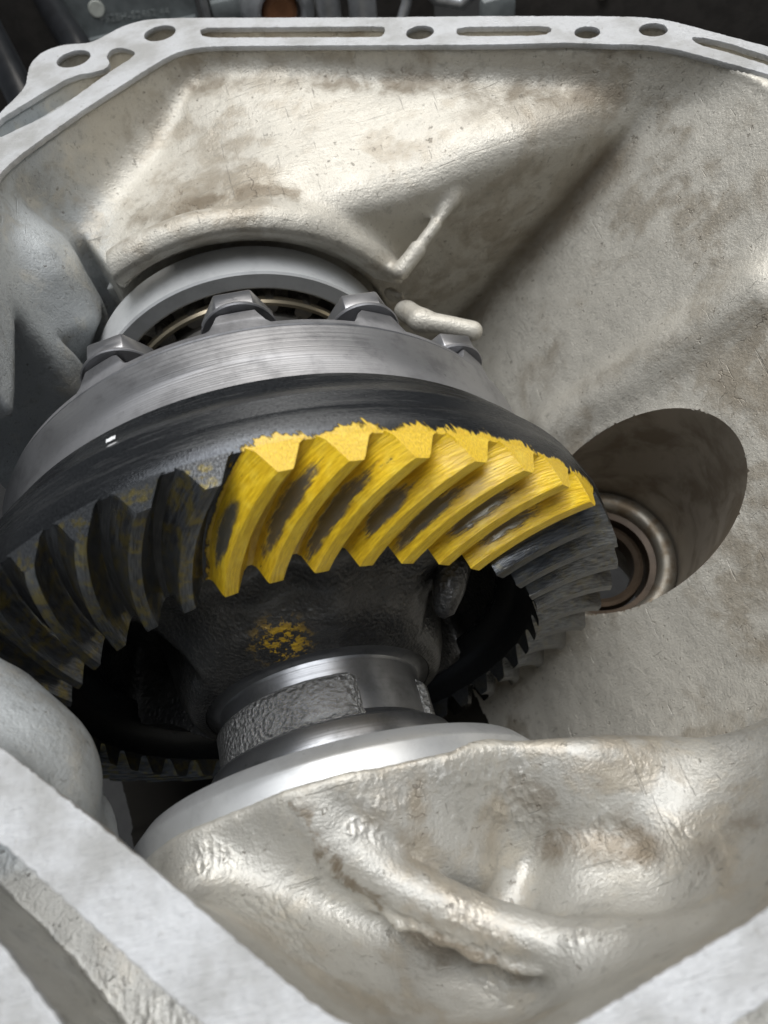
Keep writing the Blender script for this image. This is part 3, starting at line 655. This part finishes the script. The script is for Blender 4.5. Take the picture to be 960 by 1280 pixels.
tag(nb, 'shiny polished bearing race between the neck and the near ring', 'bearing race', 'bearings')
# pinion bearing down the bore
BDv = Vector(BD.tolist()); BPv = Vector(BP.tolist())
pb = empty('pinion_bearing', tuple(BPv+BDv*66)); tag(pb, 'rust-tinged steel bearing ring deep inside the round bore', 'bearing ring', 'bearings')
pb.rotation_euler = (-BDv).to_track_quat('Y', 'Z').to_euler()
t = NT('bore_race'); n = t.noise(.12, 5, .6); t.out(t.mix(t.ramp(n, .45, .65), (.30, .275, .23), (.20, .155, .105)), .7, t.ramp(n, .3, .7, .40, .55))
prof = [(31.2, -4)]+[(27.4+4.0*math.cos(R(w)), 1.0+3.4*math.sin(R(w))) for w in range(10, 171, 16)]+[(23.4, -4)]
link('outer_race', lathe(prof, 120, sharp=60), 'bore_race', pb)
link('seat', lathe([(23.8, -1), (21.0, -2.0), (20.6, -8)], 90), 'seat_brown', pb)
link('inner_race', lathe([(19.5, -12), (18.8, -4), (17.2, -3.2), (15.2, -4.5), (15, -14)], 90), 'seat_brown', pb)
o = link('notch', box(23.0, 27.4, 1.8, 4.7, -1.3, 1.3, .4), 'dark_turned', pb)
o.rotation_euler = (0, R(28), 0)
bpy.context.view_layer.update()

# ------------------------------------------------------------------ what lies beyond the rim
fl = link('floor', box(-900, 1100, -600, 1500, -330, -320), 'dark_floor'); tag(fl, 'dark workshop floor', kind='structure')
pl = empty('cover_plate', (-28, 500, -60)); tag(pl, 'flat grey plate with round pale sticker and faint stamped writing', 'plate')
link('plate', box(-48, 44, 0, 6, 0, 150, 1.5), 'dark_plate', pl)
link('edge_strip', box(-46, 42, -5, -.3, 44, 48, 1.2), 'dark_plate', pl)
o = link('sticker', lathe([(0, -.9), (4.9, -.9), (5.2, -.3)], 40), 'sticker', pl); o.location = Vector((-21.5, 0, 63.5))*S
fc = bpy.data.curves.new('txt', 'FONT'); fc.body = 'PS28H-52462 44'; fc.size = 6.2*S; fc.extrude = .2*S; fc.space_character = 1.12
ob = bpy.data.objects.new('txt', fc); COL.objects.link(ob); bpy.context.view_layer.update()
tmsh = bpy.data.meshes.new_from_object(ob.evaluated_get(bpy.context.evaluated_depsgraph_get())); bpy.data.objects.remove(ob); tmsh.materials.clear()
o = link('stamped_text', tmsh, 'ink', pl); o.location = Vector((-22, -.4, 55.0))*S; o.rotation_euler = (R(90), R(5), 0)
hose = link('hose', tube([(-92, 540, 62), (-76, 484, 40), (-70, 454, 30), (-63, 424, 27), (-55, 392, 26), (-47, 350, 12), (-45, 320, -30)], 8.5, 20), 'black_rubber'); tag(hose, 'thick black rubber hose leaning behind the rim corner', 'hose')
strap = link('cable', tube([(-122, 520, 50), (-108, 440, 30), (-98, 400, 20), (-86, 350, 12), (-80, 300, -20)], 9, 16), 'black_rubber'); tag(strap, 'black cable at the far left edge behind the rim', 'cable')
dk = link('black_cover', box(-210, -82, 530, 540, -120, 140, 4), 'dark_panel'); tag(dk, 'black cover at the top left corner behind the cables', 'cover')
pn = empty('dark_panel', (275, 372, -150)); tag(pn, 'flat dark brown panel behind the right end of the rim', 'panel'); pn.rotation_euler = (0, 0, R(-26))
link('sheet', box(-75, 260, 0, 6, 0, 300, 2), 'dark_panel', pn)
o = link('screw', lathe([(0, -3.4), (3.0, -2.4), (3.4, -.4)], 24), 'zinc', pn); o.location = Vector((-16, 0, 147))*S
br_ = empty('engine_bracket', (100, 470, -60)); tag(br_, 'grey alloy engine bracket with rusty plug behind the middle of the rim', 'bracket')
link('back', box(-80, 90, 40, 48, -20, 160, 3), 'dark_panel', br_)
link('post', box(-81, -76, 20, 34, 0, 150, 2), 'engine_alloy', br_)
link('frame', box(-75, -46, 24, 34, 40, 54, 3), 'dark_plate', br_)
link('cup', lathe([(12.5, 6), (13.5, -4), (16, -6), (22, -3), (25, 10)], 48), 'engine_alloy', br_).location = Vector((-32, -22, 58))*S
link('plug', lathe([(0, -2), (8, -2.4), (11, -.5), (12.3, 5)], 36), 'rusty', br_).location = Vector((-32, -22, 58))*S
link('tube', tube([(-2, -28, 10), (-1, -28, 60), (-3, -24, 130)], 8, 18), 'engine_alloy', br_)
link('tube', tube([(19, -36, 10), (20, -36, 60), (17, -30, 130)], 9, 18), 'engine_alloy', br_)
link('tube', tube([(38, -60, 50), (44, -58, 62), (48, -56, 80)], 3.2, 12), 'engine_alloy', br_)
link('tube', tube([(52, -62, 75), (62, -66, 64), (76, -70, 60), (88, -74, 70)], 4.2, 14), 'engine_alloy', br_)
link('arm', box(84, 106, -88, -78, 40, 66, 4), 'dark_plate', br_)
print('tris ~', sum(len(o.data.polygons)*2 for o in bpy.data.objects if o.type == 'MESH'))
